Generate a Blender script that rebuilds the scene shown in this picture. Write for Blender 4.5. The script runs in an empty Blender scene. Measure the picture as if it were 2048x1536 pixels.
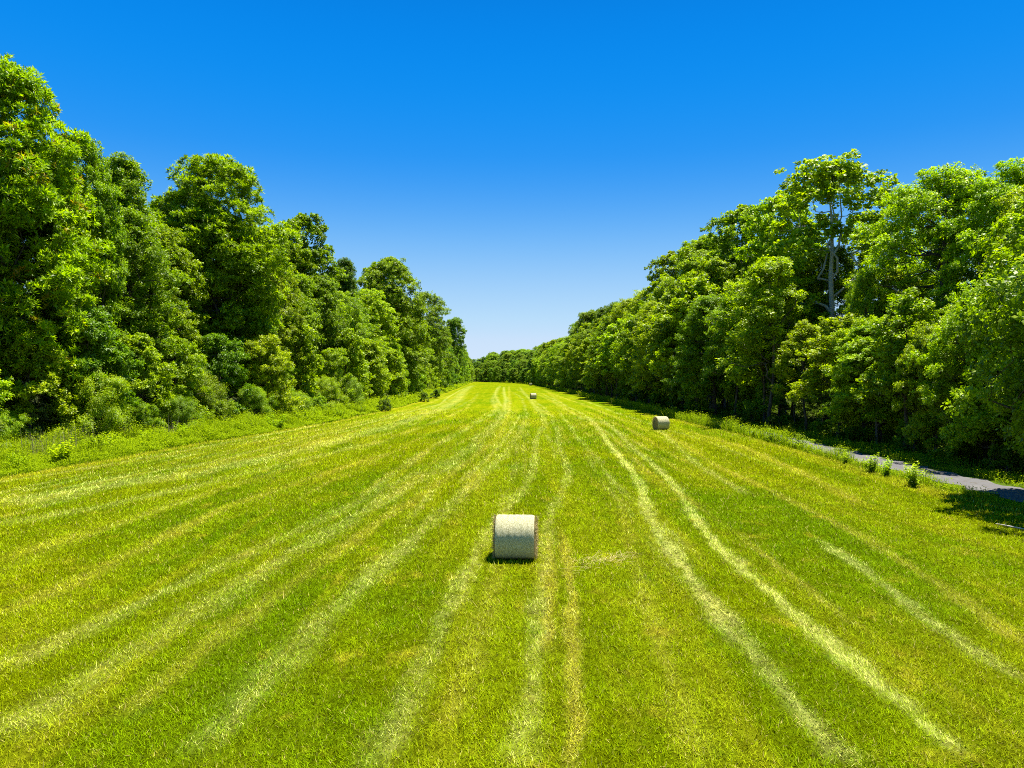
import bpy, math, random
import numpy as np

PI = math.pi
F, HOR, CAMH = 1435.0, 750.0, 5.5
scene = bpy.context.scene
COL = scene.collection
rng = np.random.default_rng(7)
random.seed(7)

# ------------------------------------------------------------------ helpers
def ground_h(x, y):
    x = np.asarray(x, float); y = np.asarray(y, float)
    h = 0.07*np.sin(x*0.21+0.6)*np.sin(y*0.043+0.4) + 0.05*np.sin(x*0.11+y*0.09) + 0.03*np.sin(x*0.5-y*0.13)
    return h

def new_mesh(name, verts, faces_flat, nside, attrs=None, smooth=False):
    """faces_flat: (n, nside) int array"""
    me = bpy.data.meshes.new(name)
    verts = np.asarray(verts, np.float32); faces = np.asarray(faces_flat, np.int32)
    nv, nf = len(verts), len(faces)
    me.vertices.add(nv); me.vertices.foreach_set('co', verts.ravel())
    me.loops.add(nf*nside); me.loops.foreach_set('vertex_index', faces.ravel())
    me.polygons.add(nf)
    me.polygons.foreach_set('loop_start', np.arange(0, nf*nside, nside, dtype=np.int32))
    me.polygons.foreach_set('loop_total', np.full(nf, nside, np.int32))
    me.update(calc_edges=True)
    if attrs:
        for k, v in attrs.items():
            a = me.attributes.new(k, 'FLOAT', 'POINT')
            a.data.foreach_set('value', np.asarray(v, np.float32))
    if smooth:
        me.polygons.foreach_set('use_smooth', np.ones(nf, bool))
    return me

def link(name, me, mat=None, parent=None):
    o = bpy.data.objects.new(name, me); COL.objects.link(o)
    if mat is not None and len(me.materials) == 0: me.materials.append(mat)
    if parent is not None: o.parent = parent
    return o

def empty(name, loc=(0, 0, 0), rz=0.0):
    o = bpy.data.objects.new(name, None); COL.objects.link(o)
    o.location = loc; o.rotation_euler = (0, 0, rz); o.empty_display_size = 0.3
    return o

def tag(o, label=None, cat=None, group=None, kind=None):
    if label: o['label'] = label
    if cat: o['category'] = cat
    if group: o['group'] = group
    if kind: o['kind'] = kind
    return o

def norm(v):
    return v/np.maximum(np.linalg.norm(v, axis=-1, keepdims=True), 1e-9)

# ------------------------------------------------------------------ node helpers
def mat_new(name):
    m = bpy.data.materials.new(name); m.use_nodes = True
    nt = m.node_tree; nt.nodes.clear()
    out = nt.nodes.new('ShaderNodeOutputMaterial')
    return m, nt, out

class N:
    def __init__(s, nt): s.nt = nt
    def n(s, t, **kw):
        nd = s.nt.nodes.new(t)
        for k, v in kw.items(): setattr(nd, k, v)
        return nd
    def l(s, a, b): s.nt.links.new(a, b)
    def put(s, sock, v):
        if isinstance(v, bpy.types.NodeSocket): s.l(v, sock)
        else:
            if sock.type == 'RGBA' and len(v) == 3: v = (*v, 1)
            sock.default_value = v
    def noise(s, vec, scale, detail=3, rough=0.55, dist=0.0):
        nd = s.n('ShaderNodeTexNoise'); s.l(vec, nd.inputs['Vector'])
        nd.inputs['Scale'].default_value = scale; nd.inputs['Detail'].default_value = detail
        nd.inputs['Roughness'].default_value = rough; nd.inputs['Distortion'].default_value = dist
        return nd.outputs['Fac']
    def mapping(s, vec, scale, loc=(0, 0, 0), rot=(0, 0, 0)):
        nd = s.n('ShaderNodeMapping'); s.l(vec, nd.inputs['Vector'])
        nd.inputs['Scale'].default_value = scale; nd.inputs['Location'].default_value = loc
        nd.inputs['Rotation'].default_value = rot
        return nd.outputs['Vector']
    def ramp(s, fac, lo, hi, a=0.0, b=1.0):
        nd = s.n('ShaderNodeMapRange', interpolation_type='SMOOTHSTEP'); s.put(nd.inputs['Value'], fac)
        nd.inputs['From Min'].default_value = lo; nd.inputs['From Max'].default_value = hi
        nd.inputs['To Min'].default_value = a; nd.inputs['To Max'].default_value = b
        return nd.outputs['Result']
    def math(s, op, a, b=0.0, clamp=False):
        nd = s.n('ShaderNodeMath', operation=op, use_clamp=clamp)
        s.put(nd.inputs[0], a); s.put(nd.inputs[1], b)
        return nd.outputs[0]
    def mix(s, fac, a, b, mode='MIX'):
        nd = s.n('ShaderNodeMix', data_type='RGBA', blend_type=mode)
        s.put(nd.inputs[0], fac); s.put(nd.inputs[6], a); s.put(nd.inputs[7], b)
        return nd.outputs[2]
    def attr(s, name):
        return s.n('ShaderNodeAttribute', attribute_name=name).outputs['Fac']
    def hsv(s, col, h, sa, v):
        nd = s.n('ShaderNodeHueSaturation')
        s.put(nd.inputs['Hue'], h); s.put(nd.inputs['Saturation'], sa); s.put(nd.inputs['Value'], v); s.put(nd.inputs['Color'], col)
        return nd.outputs['Color']
    def principled(s, col, rough=0.6, spec=0.3, normal=None):
        nd = s.n('ShaderNodeBsdfPrincipled')
        s.put(nd.inputs['Base Color'], col); s.put(nd.inputs['Roughness'], rough)
        nd.inputs['Specular IOR Level'].default_value = spec
        if normal is not None: s.l(normal, nd.inputs['Normal'])
        return nd.outputs[0]
    def bump(s, h, strength, dist):
        nd = s.n('ShaderNodeBump'); s.l(h, nd.inputs['Height'])
        nd.inputs['Strength'].default_value = strength; nd.inputs['Distance'].default_value = dist
        return nd.outputs[0]

# ------------------------------------------------------------------ materials
def leaf_material(name, trans=0.39, rough=0.45, spec=0.22):
    m, nt, out = mat_new(name); g = N(nt)
    oi = g.n('ShaderNodeObjectInfo')
    tint = g.attr('tint'); warm = g.attr('warm')
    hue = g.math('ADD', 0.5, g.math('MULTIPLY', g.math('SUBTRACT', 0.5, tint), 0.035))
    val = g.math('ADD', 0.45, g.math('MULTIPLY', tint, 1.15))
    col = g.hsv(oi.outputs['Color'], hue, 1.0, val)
    col = g.mix(warm, col, (0.40, 0.20, 0.02))
    pr = g.principled(col, rough, spec)
    tr = g.n('ShaderNodeBsdfTranslucent')
    g.l(g.mix(1.0, col, (1.35, 1.5, 0.25), 'MULTIPLY'), tr.inputs['Color'])
    mx = g.n('ShaderNodeMixShader'); mx.inputs[0].default_value = trans
    g.l(pr, mx.inputs[1]); g.l(tr.outputs[0], mx.inputs[2]); g.l(mx.outputs[0], out.inputs['Surface'])
    return m

def bark_material(name, c1, c2, patch=None):
    m, nt, out = mat_new(name); g = N(nt)
    tc = g.n('ShaderNodeTexCoord').outputs['Object']
    f = g.noise(g.mapping(tc, (5, 5, 1.2)), 1.5, 5, 0.6)
    col = g.mix(g.ramp(f, 0.35, 0.65), c1, c2)
    if patch:
        p = g.noise(g.mapping(tc, (1, 1, 0.6)), 2.2, 3)
        sep = g.n('ShaderNodeSeparateXYZ'); g.l(tc, sep.inputs[0])
        hi = g.ramp(sep.outputs['Z'], 3.0, 9.0, -0.12, 0.28)
        col = g.mix(g.ramp(g.math('ADD', p, hi), 0.42, 0.55), col, patch)
    g.l(g.principled(col, 0.85, 0.2, g.bump(f, 0.6, 0.05)), out.inputs['Surface'])
    return m

def grass_colour(g, pos, track, tint, yel):
    """albedo of the mown sward at a world position"""
    big = g.noise(g.mapping(pos, (0.10, 0.055, 0.1)), 1.0, 3, 0.55, 0.6)
    streak = g.noise(g.mapping(pos, (0.75, 0.055, 0.2), (3, 1, 0)), 1.0, 4, 0.6, 0.5)
    patch = g.noise(g.mapping(pos, (0.8, 0.55, 0.5), (9, 2, 0)), 1.0, 4, 0.65)
    c = g.mix(g.ramp(big, 0.35, 0.65), (0.076, 0.122, 0.0010), (0.124, 0.148, 0.0010))
    band = g.attr('band')
    c = g.mix(g.math('MULTIPLY', band, .75), c, (0.145, 0.178, 0.002))
    c = g.mix(g.ramp(streak, 0.47, 0.74, 0, 0.7), c, (0.185, 0.190, 0.005))
    c = g.mix(g.ramp(patch, 0.56, 0.74, 0, 0.75), c, (0.220, 0.198, 0.010))
    c = g.mix(g.ramp(patch, 0.42, 0.25, 0, 0.7), c, (0.062, 0.112, 0.003))
    c = g.mix(g.math('MULTIPLY', yel, 0.75), c, (0.27, 0.225, 0.015))
    brk = g.noise(g.mapping(pos, (2.6, 1.3, 1), (1, 5, 0)), 1.0, 4, 0.7)
    tf = g.math('MULTIPLY', track, g.ramp(brk, 0.28, 0.64, 0.15, 1.25), True)
    pale = g.mix(g.ramp(big, 0.4, 0.6), (0.300, 0.318, 0.078), (0.335, 0.318, 0.080))
    c = g.mix(tf, c, pale)
    v = g.math('ADD', 0.58, g.math('MULTIPLY', tint, 1.40))
    return g.hsv(c, g.math('ADD', 0.492, g.math('MULTIPLY', tint, 0.016)), 1.0, v)

def ground_material():
    m, nt, out = mat_new('ground'); g = N(nt)
    pos = g.n('ShaderNodeNewGeometry').outputs['Position']
    fine = g.noise(g.mapping(pos, (9, 6, 9)), 1.0, 6, 0.75)
    fine2 = g.noise(g.mapping(pos, (2.6, 1.5, 2)), 1.0, 5, 0.72)
    tint = g.ramp(g.math('ADD', g.math('MULTIPLY', fine, 0.55), g.math('MULTIPLY', fine2, 0.45)), 0.36, 0.66)
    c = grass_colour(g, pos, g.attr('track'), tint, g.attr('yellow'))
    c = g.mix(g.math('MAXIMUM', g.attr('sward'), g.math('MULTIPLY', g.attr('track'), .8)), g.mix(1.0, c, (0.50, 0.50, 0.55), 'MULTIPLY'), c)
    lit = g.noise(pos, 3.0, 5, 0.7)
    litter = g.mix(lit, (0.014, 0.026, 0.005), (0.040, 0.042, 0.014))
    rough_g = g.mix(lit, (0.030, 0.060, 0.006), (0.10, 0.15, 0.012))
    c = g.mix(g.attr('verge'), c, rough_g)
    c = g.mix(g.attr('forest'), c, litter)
    b = g.bump(g.math('ADD', g.math('MULTIPLY', fine, 0.6), g.math('MULTIPLY', fine2, 0.6)), 0.9, 0.10)
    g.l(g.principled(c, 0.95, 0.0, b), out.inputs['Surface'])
    return m

def blade_material(name='grass_blade'):
    m, nt, out = mat_new(name); g = N(nt)
    pos = g.n('ShaderNodeNewGeometry').outputs['Position']
    col = grass_colour(g, pos, g.attr('track'), g.attr('tint'), g.attr('yellow'))
    col = g.mix(g.attr('dry'), col, (0.36, 0.28, 0.09))
    col = g.mix(1.0, col, (1.7, 1.7, 1.5), 'MULTIPLY')
    pr = g.principled(col, 0.7, 0.0)
    tr = g.n('ShaderNodeBsdfTranslucent'); g.l(col, tr.inputs['Color'])
    mx = g.n('ShaderNodeMixShader'); mx.inputs[0].default_value = 0.25
    g.l(pr, mx.inputs[1]); g.l(tr.outputs[0], mx.inputs[2]); g.l(mx.outputs[0], out.inputs['Surface'])
    return m

def plain_blade_material(name, c1, c2, trans=0.35):
    m, nt, out = mat_new(name); g = N(nt)
    col = g.mix(g.attr('tint'), c1, c2)
    col = g.mix(g.attr('warm'), col, (0.30, 0.24, 0.10))
    pr = g.principled(col, 0.65, 0.04)
    tr = g.n('ShaderNodeBsdfTranslucent'); g.l(g.mix(1.0, col, (1.3, 1.3, 0.5), 'MULTIPLY'), tr.inputs['Color'])
    mx = g.n('ShaderNodeMixShader'); mx.inputs[0].default_value = trans
    g.l(pr, mx.inputs[1]); g.l(tr.outputs[0], mx.inputs[2]); g.l(mx.outputs[0], out.inputs['Surface'])
    return m

def asphalt_material():
    m, nt, out = mat_new('asphalt'); g = N(nt)
    pos = g.n('ShaderNodeNewGeometry').outputs['Position']
    f = g.noise(pos, 45, 3, 0.8); s = g.noise(g.mapping(pos, (1, 0.35, 1)), 0.9, 4)
    col = g.mix(f, (0.075, 0.073, 0.075), (0.165, 0.158, 0.155))
    col = g.mix(g.ramp(s, 0.45, 0.7, 0, 0.55), col, (0.19, 0.18, 0.16))
    dirt = g.noise(pos, 2.6, 5, 0.75)
    col = g.mix(g.ramp(dirt, 0.52, 0.66, 0, 0.8), col, (0.085, 0.072, 0.045))
    speck = g.noise(pos, 16, 3, 0.8)
    col = g.mix(g.ramp(speck, 0.62, 0.70, 0, 0.7), col, (0.06, 0.065, 0.02))
    g.l(g.principled(col, 0.9, 0.1, g.bump(f, 0.4, 0.01)), out.inputs['Surface'])
    return m

def net_material():
    m, nt, out = mat_new('net_wrap'); g = N(nt)
    tc = g.n('ShaderNodeTexCoord').outputs['Object']
    lines = g.n('ShaderNodeTexWave', wave_type='BANDS', bands_direction='X'); g.l(tc, lines.inputs['Vector'])
    lines.inputs['Scale'].default_value = 20.0; lines.inputs['Distortion'].default_value = 1.2
    lines.inputs['Detail'].default_value = 3; lines.inputs['Detail Scale'].default_value = 3
    sp = g.noise(g.mapping(tc, (60, 24, 24)), 1.0, 5, 0.8)
    lg = g.noise(tc, 2.2, 3)
    hay = g.mix(g.ramp(lg, 0.35, 0.65), (0.26, 0.26, 0.06), (0.34, 0.28, 0.08))
    c = g.mix(g.ramp(sp, 0.40, 0.64), g.mix(0.6, hay, (0.10, 0.105, 0.02)), (0.67, 0.63, 0.40))
    c = g.mix(g.math('MULTIPLY', lines.outputs['Fac'], 0.35), c, (0.60, 0.56, 0.34))
    b = g.bump(g.math('ADD', sp, g.math('MULTIPLY', lines.outputs['Fac'], 0.5)), 0.5, 0.012)
    g.l(g.principled(c, 0.75, 0.12, b), out.inputs['Surface'])
    return m

def hay_end_material():
    m, nt, out = mat_new('hay_end'); g = N(nt)
    tc = g.n('ShaderNodeTexCoord').outputs['Object']
    w = g.n('ShaderNodeTexWave', wave_type='RINGS', rings_direction='X'); g.l(tc, w.inputs['Vector'])
    w.inputs['Scale'].default_value = 5.5; w.inputs['Distortion'].default_value = 5; w.inputs['Detail'].default_value = 4
    f = g.noise(tc, 22, 5, 0.75)
    c = g.mix(w.outputs['Fac'], (0.20, 0.15, 0.045), (0.38, 0.29, 0.11))
    c = g.mix(g.ramp(f, 0.4, 0.65), c, (0.50, 0.40, 0.18))
    g.l(g.principled(c, 0.9, 0.1, g.bump(f, 0.9, 0.03)), out.inputs['Surface'])
    return m

M_LEAF = leaf_material('leaf')
M_LEAF_GLOSSY = leaf_material('leaf_glossy', 0.26, 0.36, 0.5)
M_BARK = bark_material('bark', (0.035, 0.028, 0.020), (0.11, 0.092, 0.070))
M_BARK_PALE = bark_material('bark_pale', (0.10, 0.085, 0.06), (0.20, 0.18, 0.14), (0.40, 0.385, 0.32))
M_BARK_GREY = bark_material('bark_grey', (0.09, 0.08, 0.065), (0.20, 0.18, 0.15))
M_STRAWWOOD = bark_material('dead_wood', (0.40, 0.35, 0.27), (0.55, 0.50, 0.42))
M_GROUND = ground_material()
M_BLADE = blade_material()
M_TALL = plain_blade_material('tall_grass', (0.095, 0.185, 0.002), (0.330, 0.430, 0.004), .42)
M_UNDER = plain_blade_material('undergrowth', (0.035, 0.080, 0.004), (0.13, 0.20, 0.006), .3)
M_DRY = plain_blade_material('dry_stalk', (0.17, 0.13, 0.10), (0.38, 0.31, 0.24), 0.15)
M_HAY = plain_blade_material('loose_hay', (0.38, 0.30, 0.09), (0.58, 0.48, 0.20), 0.2)
M_STEM = bark_material('stem', (0.07, 0.10, 0.02), (0.14, 0.17, 0.04))
M_ASPHALT = asphalt_material()
M_NET = net_material()
M_END = hay_end_material()

# ------------------------------------------------------------------ field layout (metres; camera at x=0, y=0, looking along +y)
def px2w(px, py):
    d = F*CAMH/(py-HOR); return ((px-1024)*d/F, d)

def fn(pts):
    xs, ys = zip(*pts)
    return lambda d: np.interp(d, xs, ys)
LE = fn([(0, -28), (37, -26.8), (66, -24), (90, -21), (116, -19.3), (168, -19.5), (300, -22.5), (520, -29), (600, -31)])   # mown edge, left
LT = fn([(0, -36), (40, -35), (66, -31), (90, -27), (116, -25), (168, -23.5), (300, -26), (520, -31), (600, -33)])         # first trees, left
RE = fn([(0, 21.4), (40, 21.2), (67, 21.0), (90, 20.4), (158, 19.4), (225, 17.5), (292, 15.8), (395, 14.5), (464, 5), (526, -9), (600, -30)])
RT = fn([(0, 27), (60, 26.6), (80, 25.2), (120, 24), (225, 20.8), (300, 18.6), (395, 17), (464, 8), (526, -6), (600, -27)])
FAR = 604.0

TRACKS = [  # traced wheel marks and raked rows: points, half width (m), strength, kind
    ([(1175,832),(1215,885),(1255,930),(1283,970),(1290,1010),(1305,1050),(1340,1100),(1380,1160),(1440,1240),(1530,1350),(1640,1480),(1690,1536)], .27, 1.0, 0),
    ([(1205,840),(1260,890),(1310,930),(1350,970),(1385,1030),(1420,1080),(1480,1140),(1560,1210),(1660,1300),(1780,1400),(1920,1520)], .24, .85, 0),
    ([(1300,845),(1340,880),(1390,925),(1440,955),(1490,985)], .28, .5, 0),
    ([(1335,870),(1430,930),(1520,970),(1620,1020),(1720,1070),(1800,1120),(1900,1185),(2048,1290)], .28, .55, 1),
    ([(1640,1085),(1690,1115),(1750,1160),(1850,1240),(1950,1310),(2048,1365)], .22, .8, 0),
    ([(1380,866),(1480,893),(1560,925),(1640,960),(1720,1000)], .4, .6, 1),
    ([(1085,850),(1070,880),(1070,920),(1060,960),(1030,1000),(1000,1040),(960,1100),(920,1180),(880,1260),(830,1370),(770,1490),(750,1536)], .27, .62, 0),
    ([(1113,850),(1120,900),(1138,940),(1132,970),(1110,1010),(1095,1050),(1092,1130),(1080,1200),(1075,1300),(1060,1400),(1040,1536)], .24, .45, 0),
    ([(1120,1060),(1135,1120),(1142,1180),(1145,1300),(1150,1400),(1150,1536)], .16, .8, 1),
    ([(1098,1080),(1102,1160),(1098,1250),(1090,1300)], .16, .8, 1),
    ([(1000,772),(985,800),(1005,830),(990,850),(960,880),(900,920),(800,980),(700,1040),(560,1120),(400,1220),(200,1340),(0,1470)], .5, .5, 0),
    ([(1018,772),(1020,800),(1015,835),(1000,870),(950,910),(880,965),(780,1030),(660,1115),(520,1215),(380,1320),(250,1430)], .35, .5, 1),
    ([(1050,840),(1035,870),(1020,895),(985,930),(940,975),(860,1050),(760,1140),(640,1250),(500,1390),(400,1500)], .4, .5, 0),
    ([(1040,830),(1012,875),(975,915),(920,965)], .22, .55, 0),
    ([(945,771),(915,800),(880,820),(790,850),(690,875),(560,910),(400,945),(200,975),(0,1012)], 1.3, .62, 0),
    ([(930,776),(880,808),(760,840),(560,890),(400,930),(280,950),(120,980)], .2, .9, 0),
    ([(0,1050),(200,1015),(380,975),(560,930),(760,880)], .6, .45, 0),
    ([(0,1220),(150,1160),(300,1085),(450,1015),(640,950),(780,905)], .35, .55, 1),
    ([(0,1120),(200,1060),(420,985),(640,920)], .4, .35, 1),
    ([(0,1330),(220,1230),(460,1120),(700,1010),(840,940)], .4, .4, 0),
    ([(1008,774),(1012,800),(1008,820)], .35, .7, 0), ([(996,774),(990,790),(1003,812)], .3, .6, 0),
    ([(1040,775),(1070,810),(1100,830)], .4, .4, 0), ([(1090,780),(1130,815),(1200,850)], .5, .35, 1),
    ([(1060,800),(1085,830),(1090,850)], .4, .4, 0),
    ([(1240,1000),(1260,1100),(1290,1200),(1340,1350),(1400,1536)], .25, .3, 1),
    ([(1000,1130),(980,1200),(950,1300),(900,1450)], .3, .35, 1),
    ([(0,968),(90,955),(300,918),(420,893),(520,872),(640,848)], .35, .85, 0),
]
_tr = []
for pts, w, a, k in TRACKS:
    if pts[-1][0] < 800 or pts[0][0] < 20: a *= .84
    P = np.array([px2w(*p) for p in pts]); P = P[np.argsort(P[:, 1])]
    yy = np.geomspace(P[0, 1], P[-1, 1], 200)
    xx = np.interp(np.log(yy), np.log(P[:, 1]), P[:, 0])
    ker = np.hanning(13); ker /= ker.sum()
    xx = np.convolve(np.pad(xx, 6, mode='edge'), ker, 'valid')
    _tr.append((yy, xx, w, a, k))

_r2 = np.random.default_rng(77)
FINE_LINES = [(_r2.uniform(.02, .98), _r2.uniform(8, 60), _r2.uniform(40, 260), _r2.uniform(.07, .2), _r2.uniform(.25, .6), int(_r2.random() < .45), _r2.uniform(0, 6)) for _ in range(46)]
def track_masks(x, y):
    t = np.zeros_like(x); s = np.zeros_like(x)
    jx = .03*np.sin(y*1.9+x*2.3)+.035*np.sin(y*4.3-x*5.1)+.03*np.sin(y*0.7+x*7.7)
    for i, (yy, xx, w, a, k) in enumerate(_tr):
        xt = np.interp(y, yy, xx); sl = np.interp(y, yy, np.gradient(xx, yy))
        d = (x-xt+jx)/np.sqrt(1+sl*sl)
        w2 = w*.88*(1+0.25*np.sin(y*0.9+i*1.7)) + y*0.0005
        fade = np.clip((y-yy[0]*0.97)/(0.06*yy[0]), 0, 1)*np.clip((yy[-1]*1.03-y)/(0.08*yy[-1]), 0, 1)
        mm = a*np.exp(-(np.abs(d)/w2)**3)*fade*(0.78+0.22*np.sin(y*0.37+i*2.1)*np.sin(y*0.11+i))
        if k == 0: t = np.maximum(t, mm)
        else: s = np.maximum(s, mm); t = np.maximum(t, 0.25*mm)
    le, re = LE(y)+1.5, RE(y)-1.5
    for f, y0, ln, w, a, k, ph in FINE_LINES:
        d = x-(le+(re-le)*f+.35*np.sin(y*.045+ph)+.12*np.sin(y*.21+ph*2)+jx)
        mm = a*np.exp(-(np.abs(d)/(w+y*.0012))**2)*sstep(y0, y0+6, y)*sstep(y0+ln, y0+ln*.6, y)*(.6+.4*np.sin(y*.5+ph))
        if k: s = np.maximum(s, mm); t = np.maximum(t, .35*mm)
        else: t = np.maximum(t, mm)
    return np.clip(t, 0, 1), np.clip(s, 0, 1)

def sstep(a, b, v):
    q = np.clip((v-a)/(b-a), 0, 1); return q*q*(3-2*q)

def ground_attrs(x, y):
    t, s = track_masks(x, y)
    wob = 0.5*np.sin(y*0.31)+0.35*np.sin(y*0.83+1)+0.2*np.sin(y*2.1)
    le, re = LE(y)+0.45*wob, RE(y)+0.3*wob
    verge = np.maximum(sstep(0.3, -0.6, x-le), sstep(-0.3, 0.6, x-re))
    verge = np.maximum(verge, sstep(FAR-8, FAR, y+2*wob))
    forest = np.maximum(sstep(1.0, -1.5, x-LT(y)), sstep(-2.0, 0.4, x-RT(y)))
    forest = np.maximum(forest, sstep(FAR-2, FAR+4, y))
    t = t*(1-verge); s = np.maximum(s*(1-verge), 0.5*np.exp(-((x-le-0.5)/0.5)**2)+0.35*np.exp(-((x-re+0.6)/0.5)**2))
    u = (x+2.2*np.sin(y*.02+.5)*np.exp(-y/250)+.25*np.sin(y*.33)+.15*np.sin(y*.9+x))/1.75
    band = sstep(-.35, .35, np.sin(u*PI))*(.55+.45*np.sin(u*.73+y*.013))*np.clip(1-y/420, .25, 1)
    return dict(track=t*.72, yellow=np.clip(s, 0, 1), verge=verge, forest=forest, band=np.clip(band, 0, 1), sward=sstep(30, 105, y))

def build_ground():
    xs = np.concatenate([[-2500, -900, -400, -200, -120, -80, -60, -45, -38, -33], np.arange(-30, -12, .3), np.arange(-12, 12, .14), np.arange(12, 26, .28),
                         [26, 28, 31, 36, 45, 60, 80, 120, 200, 400, 900, 2500]])
    ys = [-600.0, -200, -60, -20, -5, 0, 4]
    y = 6.0
    while y < 640:
        ys.append(y); y += max(0.25, 0.0055*y)
    ys += [700, 900, 1300, 2000, 3200]
    X, Y = np.meshgrid(xs, np.array(ys)); nx, ny = len(xs), len(ys)
    x, y = X.ravel(), Y.ravel()
    v = np.stack([x, y, ground_h(x, y)], 1)
    i = np.arange(nx*ny).reshape(ny, nx)
    f = np.stack([i[:-1, :-1], i[:-1, 1:], i[1:, 1:], i[1:, :-1]], -1).reshape(-1, 4)
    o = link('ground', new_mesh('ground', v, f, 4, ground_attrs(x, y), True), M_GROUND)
    tag(o, kind='structure')
build_ground()

def build_path():
    ys = np.arange(-20, 86, 0.6)
    cx = 23.35 + 0.25*np.sin(ys*0.06) + np.maximum(0, ys-62)*0.06
    us = np.linspace(-1.15, 1.15, 9)
    ed = 0.12*np.sin(ys*2.3)+0.08*np.sin(ys*5.1)
    V = []
    for u in us:
        x = cx+u+(ed*2 if u < -1.1 else (-ed*2 if u > 1.1 else 0))
        V.append(np.stack([x, ys, ground_h(x, ys)+0.035-0.02*abs(u)/1.15], 1))
    V = np.array(V); nu, n = V.shape[:2]
    i = np.arange(nu*n).reshape(nu, n)
    f = np.stack([i[:-1, :-1], i[1:, :-1], i[1:, 1:], i[:-1, 1:]], -1).reshape(-1, 4)
    tag(link('path', new_mesh('path', V.reshape(-1, 3), f, 4, None, True), M_ASPHALT), kind='structure')
build_path()

# ------------------------------------------------------------------ grass
def blades(x, y, z, L, W, lean, az, bend=0.35, tip=0.25):
    """one quad per blade, bent: base pair, tip pair (narrow)"""
    n = len(x)
    d = np.stack([np.cos(az), np.sin(az), np.zeros(n)], 1)
    s = np.stack([-np.sin(az), np.cos(az), np.zeros(n)], 1)
    up = np.array([0, 0, 1.0])
    b = np.stack([x, y, z], 1)
    t = b + (d*np.sin(lean)[:, None] + up*np.cos(lean)[:, None])*L[:, None]
    hw = (W/2)[:, None]
    v = np.stack([b-s*hw, b+s*hw, t+s*hw*tip, t-s*hw*tip], 1).reshape(-1, 3)
    f = np.arange(4*n).reshape(n, 4)
    return v, f

def scatter_grass():
    xs, ys = [], []
    edges = np.geomspace(7, 125, 26)
    for y0, y1 in zip(edges[:-1], edges[1:]):
        ym = (y0+y1)/2; size = max(1.0, ym/13)
        dens = 1150/size**1.9*np.clip((125-ym)/60, 0, 1)**1.5
        aw = min(1.50*y1+4, 60); n = int(dens*aw*(y1-y0))
        x = (rng.random(n)-.5)*aw; y = y0+rng.random(n)*(y1-y0)
        k = (np.abs(x) < 0.75*y+2.0) & (x > LE(y)-1.0) & (x < RE(y)+0.8)
        xs.append(x[k]); ys.append(y[k])
    x, y = np.concatenate(xs), np.concatenate(ys)
    return x, y, np.maximum(1.0, y/13)

def build_grass():
    x, y, sc = scatter_grass()
    n = len(x)
    a = ground_attrs(x, y)
    clump = 0.5+0.5*np.sin(x*2.3+1.5*np.sin(y*1.7))*np.sin(y*2.9+1.2*np.sin(x*1.3))
    flat = a['track']
    L = (0.038+0.062*rng.random(n)**1.5+0.025*clump)*np.sqrt(sc)*(1-.25*flat)
    L *= 1+1.2*(rng.random(n) < 0.008+.05*flat)
    W = (0.008+0.006*rng.random(n))*sc
    lean = np.radians(rng.normal(50, 18, n)+22*flat).clip(0.1, 1.5)
    az = rng.random(n)*2*PI
    near = flat > 0.3
    az = np.where(near & (rng.random(n) < .6), rng.normal(PI/2*np.sign(np.sin(x*1.1)), 0.5, n), az)
    v, f = blades(x, y, ground_h(x, y)-0.005, L, W, lean, az)
    tint = np.clip(rng.normal(.5, .3, n)+0.25*(clump-.5), 0, 1)
    trk = np.clip(np.where(rng.random(n) < flat*1.05, .7+.25*rng.random(n), flat*.25), 0, 1)
    dry = (rng.random(n) < 0.05+0.10*a['yellow'])*rng.random(n)
    r4 = lambda q: np.repeat(q, 4)
    me = new_mesh('grass', v, f, 4, dict(tint=r4(tint), track=r4(trk), yellow=r4(a['yellow']), band=r4(a['band']), dry=r4(dry)))
    tag(link('grass', me, M_BLADE), 'short mown yellow green grass of the hay field with pale wheel tracks', 'grass', kind='stuff')
build_grass()

def tall_strip(name, label, zones, mat, cat='tall grass', leafy=0.0):
    """zones: (x array, y array, height array, width scale)"""
    VV, TT, WW = [], [], []
    for x, y, h, ws, warm in zones:
        n = len(x)
        az = rng.random(n)*2*PI; lean = np.abs(rng.normal(0, .6, n)).clip(0, 1.4)
        v, f = blades(x, y, ground_h(x, y), h, (0.014+0.016*rng.random(n))*ws, lean, az, tip=.15)
        t = np.clip(rng.normal(.5, .3, n), 0, 1)
        VV.append(v); TT.append(np.repeat(t, 4)); WW.append(np.repeat((rng.random(n) < warm)*rng.random(n), 4))
        if leafy:
            k = int(n*leafy); ii = rng.integers(0, n, k)
            zz = h[ii]*(.35+.65*rng.random(k)**.6)
            b = np.stack([x[ii]+rng.normal(0, .12, k), y[ii]+rng.normal(0, .12, k), ground_h(x[ii], y[ii])+zz], 1)
            az = rng.random(k)*2*PI; el = rng.normal(.25, .4, k)
            D = np.stack([np.cos(az)*np.cos(el), np.sin(az)*np.cos(el), np.sin(el)], 1)
            S = norm(np.cross(D, np.array([0, 0, 1.0])+rng.normal(0, .4, (k, 3)))); sz = ((.035+.05*rng.random(k))*ws)[:, None]
            VV.append(np.stack([b, b+D*sz*.5+S*sz*.27, b+D*sz, b+D*sz*.5-S*sz*.27], 1).reshape(-1, 3))
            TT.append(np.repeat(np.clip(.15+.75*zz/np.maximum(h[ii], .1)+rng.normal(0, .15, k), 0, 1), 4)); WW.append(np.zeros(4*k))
    v = np.concatenate(VV); f = np.arange(len(v)).reshape(-1, 4)
    o = link(name, new_mesh(name, v, f, 4, dict(tint=np.concatenate(TT), warm=np.concatenate(WW))), mat)
    tag(o, label, cat, kind='stuff')

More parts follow.
